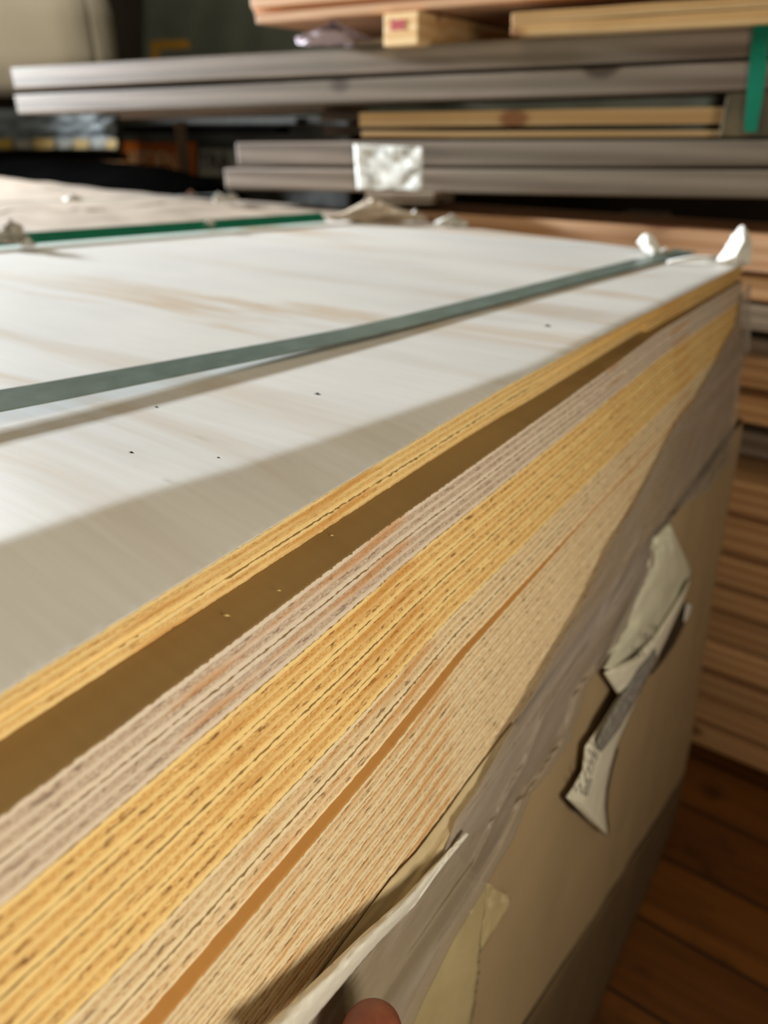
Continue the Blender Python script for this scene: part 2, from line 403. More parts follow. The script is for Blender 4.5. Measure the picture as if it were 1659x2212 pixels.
for k in range(8):
    def xt(y, k=k): return lerp(pl(XC1, y), pl(XC8, y), k/8)
    def xb(y, k=k): return lerp(pl(XC1, y), pl(XC8, y), (k+.97)/8)
    lab = 'plywood sheet whose bare orange face shows as the narrow ledge' if k == 0 else \
          'lowest unwrapped plywood sheet, its edge beside the torn wrapping paper' if k == 7 else \
          f'cream edged plywood sheet, {ordn[k]} one down from the narrow orange ledge'
    sheet(xt, xb, ZC-k*TH, [EDGE_C, VEN_O], 30+k, .56, fray=.7, label=lab)
# short offcut lying on the far end of the ledge
vs, fs = [], []
def offc(i, n=60):
    y = lerp(.558, .80, i/n); xo = lerp(-.1525, -.1425, i/n)+.0006*nz(y*300, 3); xi = xo-.022
    return [(xo, y, 0), (xo, y, TH*1.0), (xi, y, TH*1.0), (xi, y, 0)]
for i in range(61): vs += offc(i)
for i in range(60):
    a = i*4; b = a+4; fs += [(a, b, b+1, a+1), (a+1, b+1, b+2, a+2), (a+2, b+2, b+3, a+3), (a+3, b+3, b, a)]
fs += [(0, 1, 2, 3), (243, 242, 241, 240)]
me = bpy.data.meshes.new('o'); me.from_pydata(vs, [], fs)
o = link('plywood_offcut', me, EDGE_Y, None, (0, 0, ZB+.0001)); tag(o, 'thin yellow plywood strip filling the far end of the dark ledge', 'plywood strip')

# lower wrapped pack: paper over the sheets below, bulging outwards towards the floor
def wrap_pt(s, t):
    z = lerp(ZE-.0015, FLOOR+.085, t)
    y = lerp(-.5, .838, s/.78) if s <= .78 else None
    X = side_x(z, .4)
    if y is not None:
        yy = y; X2 = X
        if y > .82: X2 = X-.004*((y-.82)/.018)**2
        b = .0016*nz(yy*7, z*3, 4)+.0012*nz(yy*23, z*9, 7)
        return (X2+b, y, z)
    q = (s-.78)/.22; return (X-.004-q*.6, .838+.004*math.sin(q*3), z)
vs, fs = grid(wrap_pt, 150, 60)
P0 = empty('wrapped_pack', (-.3, .3, FLOOR+.08)); tag(P0, 'lower part of the plywood pack wrapped in plain brown paper, standing by the floorboards', 'wrapped pack')
o = child('paper_wrap', vs, fs, KRAFT, P0, True, 'smooth brown wrapping paper'); 
cuboid('bearer', -.95, -.0735, -.5, .84, FLOOR, FLOOR+.085, mat_plain('dark_bearer', (58, 50, 38), .8, .15, 14), P0, .004)['label'] = 'dark bearer under the wrapped pack'
cuboid('core', -.94, -.12, -.5, .84, FLOOR+.086, ZE-.002, EDGE_C, P0)

# loose torn film and paper over the side
LB = [(1598, 640), (1590, 700), (1565, 743), (1536, 804), (1500, 865), (1460, 914), (1426, 987), (1372, 1090), (1317, 1180), (1262, 1300), (1205, 1400), (1150, 1500), (1090, 1600), (1035, 1700), (985, 1770), (947, 1870), (885, 1947), (800, 2028), (727, 2105), (640, 2198), (560, 2290)]
RB = [(1622, 610), (1622, 690), (1620, 750), (1604, 800), (1590, 880), (1588, 940), (1585, 985), (1531, 1060), (1458, 1104), (1445, 1160), (1395, 1300), (1299, 1440), (1267, 1484), (1236, 1592), (1190, 1662), (1145, 1720), (1108, 1812), (1052, 1910), (980, 2030), (915, 2160), (860, 2290)]
def bulge(i): # how far the film stands off the stack, growing near the hand
    return pl([(0, .0016), (6, .004), (12, .006), (15, .006), (17, .007), (19, .009), (20, .011)], i)
def film_fn(u, v):
    i = v*(len(LB)-1); k = min(int(i), len(LB)-2); f = i-k
    L = Vector(LB[k]).lerp(Vector(LB[k+1]), f); R = Vector(RB[k]).lerp(Vector(RB[k+1]), f)
    if 2 < i < 15:
        R = R+Vector((7*nz(v*60, 1)+5*nz(v*150, 5), 0))
    p = L.lerp(R, u); off = bulge(i)
    off += .0014*abs(nz(u*4+v*2, v*2.5, 2))+.0003*nz(u*16, v*7, 9)
    off += .0035*sm((i-13)/3)*math.exp(-((u-.03)/.07)**2)   # the raised crease
    off += .0022*math.exp(-((u-.9)/.06)**2)*sm((i-9)/3)
    off += .0018*math.exp(-((u-.55-.1*math.sin(v*9))/.05)**2)*sm((i-5)/3)
    return on_side(p.x, p.y, off)
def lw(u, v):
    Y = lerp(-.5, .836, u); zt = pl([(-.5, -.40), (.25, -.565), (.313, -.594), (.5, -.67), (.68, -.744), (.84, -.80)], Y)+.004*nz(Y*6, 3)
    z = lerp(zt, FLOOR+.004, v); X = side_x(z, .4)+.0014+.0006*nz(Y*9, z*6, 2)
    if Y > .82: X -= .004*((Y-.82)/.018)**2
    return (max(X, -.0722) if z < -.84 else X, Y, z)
vs, fs = grid(lw, 90, 16); solid(child('foot_shade', vs, fs, mat_plain('painted_foot_shade', (112, 94, 70), .6, .08, 12), P0, True, 'dark band of painted shade along the foot of the pack'), .0006)  # shade near the floor, put into the dark colour of this patch
P1 = empty('torn_wrapping', (-.09, .3, -.3)); tag(P1, 'torn milky plastic and paper wrapping hanging along the side of the plywood pack', 'torn wrapping')
vs, fs = grid(film_fn, 46, 190); solid(child('plastic_film', vs, fs, FILM, P1, True, 'milky translucent plastic film with long creases'), .00025)
# paper strip between the lowest sheet and the crease
PL = [(1108, 1562), (1060, 1624), (1003, 1700), (952, 1772), (900, 1840), (847, 1896), (754, 2020), (669, 2135), (611, 2206), (540, 2300)]
PR = [(1122, 1568), (1082, 1640), (1040, 1716), (990, 1800), (935, 1890), (880, 1975), (800, 2055), (727, 2135), (660, 2225), (590, 2320)]
assert len(PL) == len(PR), (len(PL), len(PR))
def pap_fn(u, v):
    i = v*(min(len(PL), len(PR))-1); k = min(int(i), min(len(PL), len(PR))-2); f = i-k
    p = Vector(PL[k]).lerp(Vector(PL[k+1]), f).lerp(Vector(PR[k]).lerp(Vector(PR[k+1]), f), u)
    off = .0015+.006*u*sm(i/4)+.0006*nz(u*5, v*15, 3)+.004*u*u*sm((i-5)/3)
    return on_side(p.x, p.y, off)
vs, fs = grid(pap_fn, 16, 90); solid(child('paper_fold', vs, fs, CREAM, P1, True, 'cream paper folded against the lowest sheet'), .0003)
# the yellowed layer behind the film near the hand
QL = [(975, 1830), (940, 1900), (880, 1975), (800, 2055), (730, 2140), (640, 2250)]
QR = [(1040, 1900), (1056, 1912), (1040, 2020), (1035, 2090), (1028, 2160), (1010, 2260)]
def ye_fn(u, v):
    i = v*(len(QL)-1); k = min(int(i), len(QL)-2); f = i-k
    p = Vector(QL[k]).lerp(Vector(QL[k+1]), f).lerp(Vector(QR[k]).lerp(Vector(QR[k+1]), f), u)
    if u > .8: p += Vector((5*nz(v*20, 3)*(u-.8)*5, 0))
    off = .0018+.0025*v+.0006*nz(u*7, v*6, 8)+.0004*nz(u*9, v*40, 1)
    return on_side(p.x, p.y, off)
vs, fs = grid(ye_fn, 30, 60); solid(child('yellowed_paper', vs, fs, YELLP, P1, True, 'yellowed paper layer under the film'), .0003)
# bright crease where the paper doubles over
CR = [(1010, 1800, 3), (947, 1870, 7), (885, 1947, 12), (800, 2028, 16), (727, 2105, 20), (640, 2198, 26), (560, 2280, 30)]
def cr_fn(u, v):
    i = v*(len(CR)-1); k = min(int(i), len(CR)-2); f = i-k
    a = Vector(CR[k]).lerp(Vector(CR[k+1]), f)
    return on_side(a.x+(u-.5)*a.z*2.0, a.y+(u-.5)*a.z*1.3, pl([(0, .010), (2, .0105), (4, .012), (6, .0145)], i)+.0035*math.sin(u*math.pi)*min(1, a.z/16)+.0006*nz(u*5, v*20, 3))
vs, fs = grid(cr_fn, 12, 80); solid(child('bright_crease', vs, fs, WHITEP, P1, True, 'white raised crease'), .0003)
# square-cornered flap sticking out
def flap(c4, off0, mat, name, label, n=18, amp=.0008, thick=.0003, parent=None, bend=None):
    a, b, c_, d = [Vector(q) for q in c4]
    def fn(u, v):
        p = a.lerp(b, u).lerp(d.lerp(c_, u), v)
        o_ = off0 + amp*nz(u*5, v*5, off0*999) + (bend(u, v) if bend else 0)
        return on_side(p.x, p.y, o_)
    vs, fs = grid(fn, n, n); o = child(name, vs, fs, mat, parent, True, label); solid(o, thick); return o
flap([(1000, 1890), (1055, 1908), (1103, 1938), (1040, 2070)][:2]+[(1103, 1938), (1000, 2090)], .0022, CREAM, 'paper_flap', 'squared paper corner poking out from the film', parent=P1)
flap([(1052, 1912), (1100, 1934), (1103, 1948), (1036, 2062)], .0026, YELLP, 'paper_flap', None, parent=P1)

# torn white label with black reverse
P2 = empty('torn_label', (-.09, .5, -.45)); tag(P2, 'torn white paper label curling away with a black reverse and scribbled writing', 'torn label')
def poly_patch(name, left, right, off0, mat, parent, label=None, nu=14, nv=60, curl=None, thick=.0004):
    def fn(u, v):
        i = v*(len(left)-1); k = min(int(i), len(left)-2); f = i-k
        p = Vector(left[k]).lerp(Vector(left[k+1]), f).lerp(Vector(right[k]).lerp(Vector(right[k+1]), f), u)
        o_ = off0+(curl(u, v) if curl else 0)+.0005*nz(u*4, v*8, off0*777)
        return on_side(p.x, p.y, o_)
    vs, fs = grid(fn, nu, nv); o = child(name, vs, fs, mat, parent, True, label); solid(o, thick); return o
poly_patch('upper_sheet', [(1438, 1133), (1408, 1160), (1398, 1230), (1365, 1300), (1330, 1370), (1312, 1410), (1299, 1442)],
           [(1447, 1130), (1466, 1175), (1490, 1225), (1494, 1243), (1480, 1280), (1420, 1370), (1322, 1447)], .0045,
           mat_plain('grey_white_paper', (222, 220, 202), .5, .05, 40, .3, .3), P2, 'upper whitish sheet', curl=lambda u, v: .006*math.sin(u*3.1)*(.5+.5*v)+.002*nz(u*6, v*5, 2))
poly_patch('black_reverse', [(1484, 1300), (1462, 1330), (1440, 1375), (1424, 1425), (1405, 1455)],
           [(1488, 1303), (1478, 1350), (1458, 1390), (1432, 1428), (1407, 1458)], .006, BLACKP, P2, 'black reverse side', nu=8, nv=30)
poly_patch('curled_edge', [(1484, 1303), (1480, 1322), (1477, 1342)], [(1495, 1308), (1490, 1328), (1479, 1344)], .008, WHITEP, P2, None, 6, 12)
poly_patch('lower_sheet', [(1484, 1262), (1440, 1330), (1410, 1375), (1370, 1420), (1303, 1452), (1326, 1488), (1336, 1502), (1300, 1560), (1264, 1612), (1258, 1665), (1237, 1702), (1223, 1722), (1275, 1775), (1306, 1800)],
           [(1492, 1250), (1476, 1300), (1448, 1362), (1425, 1412), (1412, 1440), (1388, 1485), (1366, 1535), (1350, 1570), (1332, 1615), (1318, 1665), (1310, 1705), (1307, 1745), (1310, 1780), (1312, 1802)], .0075,
           mat_plain('label_white', (246, 242, 226), .45, .05, 60, .4, .3), P2, 'white torn strip with grey smears and writing', nv=110, curl=lambda u, v: .004*math.sin(u*3.1)+.002*sm((v-.8)/.2))
poly_patch('painted_shadow_edge', [(1330, 1620), (1315, 1665), (1307, 1705), (1304, 1745), (1306, 1780), (1305, 1798)], [(1336, 1615), (1322, 1665), (1314, 1705), (1311, 1745), (1314, 1780), (1314, 1804)], .0066, BLACKP, P2, 'black strip painted as shadow along the label edge', 4, 30)
poly_patch('painted_shadow_edge', [(1222, 1722), (1245, 1748), (1275, 1762), (1306, 1800)], [(1220, 1727), (1243, 1754), (1272, 1770), (1308, 1806)], .0066, BLACKP, P2, None, 4, 30)  # both black strips stand for the thin shadow along the torn edge
# grey smear and handwriting on it
def stroke(pts, off, wpx, mat, name, parent):
    vs, fs = [], []
    for i, p in enumerate(pts):
        p = Vector(p); q = Vector(pts[min(i+1, len(pts)-1)])-Vector(pts[max(i-1, 0)]); nrm = Vector((-q.y, q.x)).normalized()*wpx/2
        for s in (-1, 1): vs.append(on_side(p.x+s*nrm.x, p.y+s*nrm.y, off))
    fs = [(2*i, 2*i+1, 2*i+3, 2*i+2) for i in range(len(pts)-1)]
    return child(name, vs, fs, mat, parent)
SMEAR = mat_plain('grey_smear', (112, 108, 110), .6, .25, 200, .3, 0, 0, (170, 166, 160))
def curlL(off): return off
poly_patch('grey_smear', [(1415, 1400), (1365, 1470), (1345, 1500), (1310, 1560), (1290, 1605)], [(1418, 1420), (1398, 1465), (1368, 1520), (1340, 1570), (1298, 1625)], .0128, SMEAR, P2, 'grey smudge', 6, 40)
letters = [[(1252, 1690), (1256, 1715), (1263, 1698), (1267, 1720), (1278, 1682)], [(1262, 1668), (1266, 1690)], [(1270, 1655), (1277, 1676), (1281, 1660)], [(1275, 1640), (1283, 1658), (1285, 1642)],
           [(1282, 1622), (1290, 1642), (1291, 1625)], [(1286, 1605), (1296, 1622)], [(1392, 1368), (1398, 1390), (1404, 1370), (1410, 1385)], [(1375, 1400), (1380, 1420), (1388, 1404), (1392, 1418)], [(1414, 1352), (1419, 1368), (1424, 1350)]]
for L in letters: stroke(L, .0136, 2.6, INK, 'handwriting', P2)

# ------------------------------------------------------------------ straps over the open pack
def top_z(x, y):
    u = pl(XA1, y)-x; return TOP+rise(u, y)
def strap(name, near, far, wd, lift, mat, label, n=80, tilt=None, thick=.0007):
    vs = []; fs = []
    for i in range(n+1):
        t = i/n; p = Vector(near).lerp(Vector(far), t); d = (Vector(far)-Vector(near)).normalized(); nr = Vector((d.y, -d.x))
        for s in (-.5, .5):
            q = p+nr*wd*s; z = top_z(q.x, q.y)+.0012+lift(t)+(tilt(t)*s if tilt else 0)
            vs += [(q.x, q.y, z), (q.x, q.y, z+thick)]
    for i in range(n):
        a = i*4; b = a+4; fs += [(a, a+2, b+2, b), (a+1, b+1, b+3, a+3), (a, b, b+1, a+1), (a+2, a+3, b+3, b+2)]
    fs += [(0, 1, 3, 2), (n*4, n*4+2, n*4+3, n*4+1)]
    me, c = mesh(vs, fs); o = link(name, me, mat, None, c, False); tag(o, label, 'strap'); return o
strap('packing_strap', (-.398, -.40), (-.204, .845), .0240, lambda t: .0050*(1-sm((t-.36)/.36)), STRAPG,
      'grey-green packing strap lying across the white sheet, lifted at its near end', 200, tilt=lambda t: -.0030*(1-sm((t-.3)/.4)))
strap('packing_strap', (-.985, 0.02), (-.685, .825), .015, lambda t: .006, STRAPT,
      'bright teal packing strap at the far left border of the white sheet', 120, tilt=lambda t: -.010)

# second pack covered in creased beige paper behind the strap
def pk(u, v):
    yf = lerp(.02, 1.08, v); xr = strapx(yf) if yf < .86 else strapx(.86)+.03*(yf-.86)/.2
    x = lerp(xr, -2.7, u); y = yf
    z = TOP-.004+.004*nz(x*3, y*14, 3)+.006*abs(nz(x*1.2+y*2, y*9, 8))+.003*nz(x*12, y*40, 5)
    z += .014*math.exp(-((x+1.9)/.5)**2-((y-.98)/.07)**2)
    e = sm((v-.95)/.05); z -= .10*e*e; z -= .006*math.exp(-((u)/.01)**2)
    return (x, y, z)
vs, fs = grid(pk, 110, 120)
P3 = empty('paper_covered_pack', (-1.6, .5, FLOOR)); tag(P3, 'neighbouring pack covered with creased beige paper beyond the teal strap', 'wrapped pack')
child('cover_paper', vs, fs, PAPERG, P3, True, 'creased beige cover paper')
cuboid('pack_body', -2.7, -1.10, -.2, 1.02, FLOOR, TOP-.03, DARKG, P3)
STRAPF = mat_plain('faded_strap', (150, 162, 158), .5, .05, 20)
def fstrap():
    n = 60; vs = []; fs = []
    for i in range(n+1):
        t = i/n; x = lerp(-1.62, -1.08, t); y = lerp(.0, 1.02, t)
        for s in (-.005, .005):
            for zz in (0, .0008): vs.append((x+s, y, TOP+.007+zz))
    for i in range(n):
        a = i*4; b = a+4; fs += [(a, a+2, b+2, b), (a+1, b+1, b+3, a+3), (a, b, b+1, a+1), (a+2, a+3, b+3, b+2)]
    me, c = mesh(vs, fs); o = link('packing_strap', me, STRAPF, None, c); tag(o, 'faded grey strap over the creased beige paper cover', 'strap')
fstrap()

# ------------------------------------------------------------------ scraps of torn paper and tape
def scrap(name, px, py, wpx, hpx, axis, val, mat, label, seed, depth=.012, cat='paper scrap', lean=0.0, up=True, outline=None):
    """a crumpled piece of paper: a folded, wrinkled sheet standing where it was torn"""
    c = at(px, py, axis, val); k = (c.dot(Vector((-math.sin(YAW), math.cos(YAW), 0)))*math.cos(PITCH)-c.z*math.sin(PITCH))/F_PX
    W, H = wpx*k, hpx*k*1.1; rt = Vector((math.cos(YAW), math.sin(YAW), 0)); fw = Vector((-math.sin(YAW), math.cos(YAW), 0))
    n = 16; vs = []
    for j in range(n+1):
        for i in range(n+1):
            u, v = i/n-.5, j/n
            wd = 1.0
            if outline: l, r = outline(v); x = lerp(l, r, u+.5)*W
            else:
                wd = math.sqrt(max(.02, 1-(2*v-.95)**2*.85)); x = u*W*wd
            z = v*H*(1 if outline else (.65+.35*math.cos(u*4)))
            a = seed*13.7
            x += W*(.03 if outline else .08)*nz(u*3, v*3, a); z += H*(.05 if outline else .10)*nz(u*4+9, v*4, a) if v > 0 else 0
            dd = depth*(.9*nz(u*3, v*3, a+5)+.6*abs(nz(u*7, v*7, a+8))+.9*(.25-u*u)*(1 if seed % 2 else -1))+lean*v
            vs.append(c+rt*x+fw*dd+Vector((0, 0, z)))
    fs = [(j*(n+1)+i, j*(n+1)+i+1, (j+1)*(n+1)+i+1, (j+1)*(n+1)+i) for j in range(n) for i in range(n)]
    me, cc = mesh(vs, fs); o = link(name, me, mat, None, cc, True); solid(o, .0005); tag(o, label, cat); return o
tz = TOP+.001
def folded(outline, ridge, Y, lift, mat, label, depth=.006):
    """a stiff torn piece folded along a ridge: outline and ridge points measured in its own upright plane"""
    base = [at(x, y, 'Y', Y) for x, y in outline]; rg = [at(x, y, 'Y', Y)+Vector((depth*.5, -depth, 0)) for x, y in ridge]
    vs = base+rg; n = len(base); fs = []
    c = n
    for i in range(n):
        p = base[i]; q = base[(i+1) % n]; m = (p+q)/2
        k = min(range(len(rg)), key=lambda t: (rg[t]-m).length); fs.append((i, (i+1) % n, n+k))
        k2 = min(range(len(rg)), key=lambda t: (rg[t]-((q+base[(i+2) % n])/2)).length)
        if k2 != k: fs.append(((i+1) % n, n+k2, n+k))
    me, cc = mesh(vs, fs); o = link('paper_scrap', me, mat, None, cc, False); solid(o, .0006)
    sb = o.modifiers.new('sub', 'SUBSURF'); sb.subdivision_type = 'SIMPLE'; sb.levels = 3; sb.render_levels = 3
    tx = bpy.data.textures.new('crumple', 'CLOUDS'); tx.noise_scale = .012
    dm = o.modifiers.new('crumple', 'DISPLACE'); dm.texture = tx; dm.strength = .004; dm.mid_level = .5
    tag(o, label, 'paper scrap'); return o
folded([(1546, 566), (1562, 540), (1580, 512), (1596, 489), (1606, 485), (1616, 502), (1623, 530), (1621, 572), (1585, 576)], [(1582, 550), (1600, 515)], .79, 0, WHITEP, 'tall pointed scrap of white paper standing on the far corner of the pack', .009)
folded([(1376, 524), (1384, 511), (1396, 504), (1408, 508), (1420, 528), (1432, 548), (1412, 552), (1392, 544)], [(1396, 522), (1410, 538)], .80, 0, WHITEP, 'small white folded scrap beside the far end of the grey-green strap', .008)
scrap('paper_scrap', 1437, 552, 30, 14, 'Z', tz, WHITEP, 'tiny white tape curl touching the far end of the grey-green strap', 3, .01)
scrap('paper_scrap', 975, 489, 70, 24, 'Z', tz, WHITEP, 'low white torn paper ridge on the middle of the far edge', 4, .02)
scrap('paper_scrap', 808, 482, 215, 40, 'Z', tz, mat_plain('beige_crumple', (214, 198, 178), .6, .06, 30, .3, .3), 'long beige mound of crumpled paper on the far edge under the white tag', 5, .03)
scrap('paper_scrap', 896, 478, 34, 22, 'Z', tz, WHITEP, 'small white curl at the right end of the beige paper mound', 6, .01)
scrap('tape_scrap', 28, 528, 62, 46, 'Z', tz+.004, mat_film('clear_tape', (206, 200, 186), .85), 'crumpled whitish tape at the left end of the teal strap', 7, .02, 'tape scrap')
scrap('tape_scrap', 60, 532, 36, 14, 'Z', tz+.004, WHITEP, 'thin white tape tail beside the crumpled tape, left end of teal strap', 8, .012, 'tape scrap')
scrap('tape_scrap', 452, 488, 24, 14, 'Z', tz+.007, WHITEP, 'tiny white tape curl halfway along the teal strap', 9, .008, 'tape scrap')
scrap('paper_scrap', 474, 437, 34, 18, 'Z', TOP+.004, WHITEP, 'left white crumple of the pair on the beige paper cover, near the dark opening', 10, .02)
scrap('paper_scrap', 500, 434, 30, 16, 'Z', TOP+.004, WHITEP, 'right white crumple of the pair on the beige paper cover, near the dark opening', 11, .02)
scrap('paper_scrap', 157, 434, 44, 12, 'Z', TOP+.008, WHITEP, 'flat white paper piece on the beige cover beside the faded strap', 12, .02)
scrap('paper_scrap', 412, 422, 20, 10, 'Z', TOP+.006, mat_plain('brown_bit', (172, 120, 90), .7), 'small brown paper bit at the far rim of the beige cover', 13, .01)
# curled clear tape beside the far corner
vs, fs = [], []
n = 30
for i in range(n+1):
    t = i/n; px = lerp(1442, 1560, t); py = lerp(563, 556, t)-7*math.sin(t*3.14); p = at(px, py, 'Z', TOP+.003+.004*math.sin(t*3.14))
    vs += [p, p+Vector((.002, -.010, -.003+.001*math.sin(t*9)))]
fs = [(2*i, 2*i+1, 2*i+3, 2*i+2) for i in range(n)]
me, c = mesh(vs, fs); o = link('tape_strip', me, WHITEP, None, c, True); solid(o, .0004); tag(o, 'thin white tape strip curling between strap end and pointed scrap', 'tape strip')
# wood splinters and sawdust flakes on the ledge and the top
def flake(px, py, zv, ln, mat, label, ang=.5):
    p = at(px, py, 'Z', zv); d = Vector((math.cos(ang), math.sin(ang), 0)); s = Vector((-d.y, d.x, 0))
    a = p-d*ln/2; b = p+d*ln/2; w_ = ln*.2
    vs = [a, p-s*w_, b, p+s*w_*.7, p+Vector((0, 0, ln*.25))]; fs = [(0, 1, 4), (1, 2, 4), (2, 3, 4), (3, 0, 4), (3, 2, 1, 0)]
    me, c = mesh(vs, fs); o = link('wood_splinter', me, mat, None, c); tag(o, label, 'splinter', 'splinters and chips on the sheets'); return o
CHIP = mat_plain('pale_chip', (226, 200, 140), .7); DCHIP = mat_plain('dark_chip', (70, 52, 48), .7)
for px, py, ln, m, lab in [(490, 1330, .0025, CHIP, 'pale wood chip on the dark ledge near the left'), (603, 1276, .0018, CHIP, 'tiny pale chip in the middle of the dark ledge'), (717, 1157, .0018, CHIP, 'pale chip on the dark ledge beside the ragged edge')]:
    flake(px, py, ZB+.0027, ln, m, lab)
for px, py, ln, lab in [(686, 852, .004, 'dark splinter on the white face between strap and edge band'), (338, 880, .003, 'dark speck of wood below the lifted strap'), (472, 989, .002, 'dark speck on white face, near the start of the grey band'), (284, 978, .003, 'dark speck on white face left of the grey band'),
                        (1183, 705, .005, 'short dark splinter on the white face near the right edge')]:
    flake(px, py, TOP+.012, ln, DCHIP, lab, .2)

# ------------------------------------------------------------------ timber stacks behind
G1 = 'weathered grey beams over the pack'
board('timber_beam', (22, 146), (30, 192), (1760, 47), (1760, 118), .935, 1.0, .16, GREYW, 'uppermost long grey beam, whitish at its left end', 'beam', G1, nx=40, bv=.003)
board('timber_beam', (30, 205), (38, 246), (1760, 125), (1760, 190), .935, 1.0, .16, GREYW, 'long grey beam with knots, second from the top, whitish left end', 'beam', G1, nx=40, bv=.003)
board('timber_beam', (508, 308), (512, 359), (1760, 302), (1760, 361), .955, 1.0, .15, GREYW, 'shorter grey beam, left end broken pale, upper of the lower pair', 'beam', G1, nx=30, bv=.003)
board('timber_beam', (483, 364), (490, 409), (1760, 368), (1760, 432), .952, 1.0, .15, GREYW, 'grey beam lowest of the four, just over the far edge', 'beam', G1, nx=30, bv=.003)
board('timber_board', (255, 236), (255, 256), (700, 220), (700, 240), 1.02, 1.05, .12, BROWNW, 'reddish brown board tucked under the upper beams at left')
# boards between the beams
board('timber_board', (775, 243), (778, 274), (1568, 230), (1568, 267), 1.0, 1.03, .12, PINE, 'clean pale pine board lying between the two pairs of beams')
board('timber_board', (780, 284), (782, 297), (1568, 281), (1568, 296), 1.0, 1.03, .12, PINE, 'thin pale pine board directly on the lower pair of beams')
board('timber_board', (690, 244), (692, 262), (1100, 240), (1100, 262), 1.16, 1.17, .10, BROWNW, 'brown board end behind the pale boards, upper one')
board('timber_board', (700, 270), (702, 292), (1100, 266), (1100, 292), 1.16, 1.17, .10, BROWNW, 'brown board end behind the pale boards, lower one')
# bearer and teal strap at right
def qbox(name, tl, br, Y0, Y1, mat, label, cat, skew=0, group=None, bv=.002):
    a = at(*tl, 'Y', Y0); b = at(*br, 'Y', Y0)
    vs, fs = box8([(a.x, Y0, b.z), (b.x, Y0, b.z), (b.x, Y0, a.z), (a.x, Y0, a.z), (a.x+skew, Y1, b.z), (b.x+skew, Y1, b.z), (b.x+skew, Y1, a.z), (a.x+skew, Y1, a.z)])
    me, c = mesh(vs, fs); o = link(name, me, mat, None, c)
    if bv: bevel(o, bv)
    if cat: tag(o, label, cat, group)
    return o
qbox('timber_block', (1571, 197), (1760, 298), 1.0, 1.15, OLIVE, 'dark olive block between the beams behind the teal band', 'block')
vs, fs = [], []
pts = [((1629, 40), (1668, 36)), ((1622, 100), (1660, 98)), ((1616, 160), (1655, 158)), ((1612, 220), (1646, 220)), ((1608, 262), (1638, 262)), ((1608, 285), (1634, 285))]
for (a, b) in pts:
    for q in (a, b):
        p = at(*q, 'Y', .988); vs += [p, p+Vector((0, .0012, 0))]
for i in range(len(pts)-1):
    a = i*4; b = a+4; fs += [(a, a+2, b+2, b), (a+1, b+1, b+3, a+3), (a, b, b+1, a+1), (a+2, a+3, b+3, b+2)]
me, c = mesh(vs, fs); o = link('binding_strap', me, STRAPT, None, c); tag(o, 'teal strap hanging down over the upper beams at right', 'strap')
# boards on top
G2 = 'fresh boards on top of the beams'
board('timber_board', (540, -14), (544, 18), (1760, -130), (1760, -92), .955, .99, .28, PINEP, 'pinkish pine board, third from the bottom of the top left stack', group=G2, skew=-.0)
board('timber_board', (548, 18), (550, 30), (1760, -92), (1760, -80), .965, 1.0, .28, PINEP, 'thin pinkish pine board in the top stack, above the lowest one', group=G2)
board('timber_board', (552, 31), (556, 52), (1760, -76), (1760, -52), .955, .99, .28, PINEP, 'lowest pinkish pine board of the top stack, resting on the stamped block', group=G2)
board('timber_board', (1105, 27), (1105, 50), (1800, -20), (1800, 6), .95, .985, .14, PINE, 'upper yellow pine board of the pair at top right', group=G2)
board('timber_board', (1104, 52), (1103, 77), (1800, 8), (1800, 44), .95, .985, .14, PINE, 'lower yellow pine board of the pair at top right', group=G2)
# stamped block running back
P4 = empty('stamped_block', at(866, 62, 'Y', .945)); tag(P4, 'pine bearer block with a pinkish red stamp on its end', 'block')
a = at(829, 30, 'Y', .95); b = at(902, 96, 'Y', .95)
vs, fs = box8([(a.x, .95, b.z), (b.x, .95, b.z), (b.x, .95, a.z), (a.x, .95, a.z), (a.x, 1.5, b.z), (b.x, 1.5, b.z), (b.x, 1.5, a.z), (a.x, 1.5, a.z)])
bevel(child('block_body', vs, fs, PINE, P4), .0015)
st = [(842, 44), (846, 41), (852, 45), (866, 42), (874, 41), (878, 45), (872, 54), (876, 62), (870, 66), (858, 62), (847, 67), (841, 63), (846, 54)]
vs = [at(x, y, 'Y', .9492) for x, y in st]; child('stamp', vs, [tuple(range(len(vs)))[::-1]], REDST, P4, label='pinkish red stamp')
scrap('plastic_scrap', 720, 98, 170, 40, 'Y', .97, LILAC, 'folded lilac-white plastic under the top boards, left of stamped block', 14, .03, 'plastic scrap')
board('timber_board', (765, 87), (765, 99), (830, 84), (830, 96), .965, .965, .10, BROWNW, 'short grey wood piece lying on the upper beam beside the stamped block', nx=4)
# small boards under the lower beams
board('timber_board', (790, 415), (790, 428), (938, 416), (938, 430), .955, .96, .06, PINEG, 'short pale board end under the white tag, upper one', nx=5)
board('timber_board', (785, 430), (785, 446), (936, 431), (936, 440), .958, .963, .06, PINEG, 'short pale board end under the white tag, lower one', nx=5)
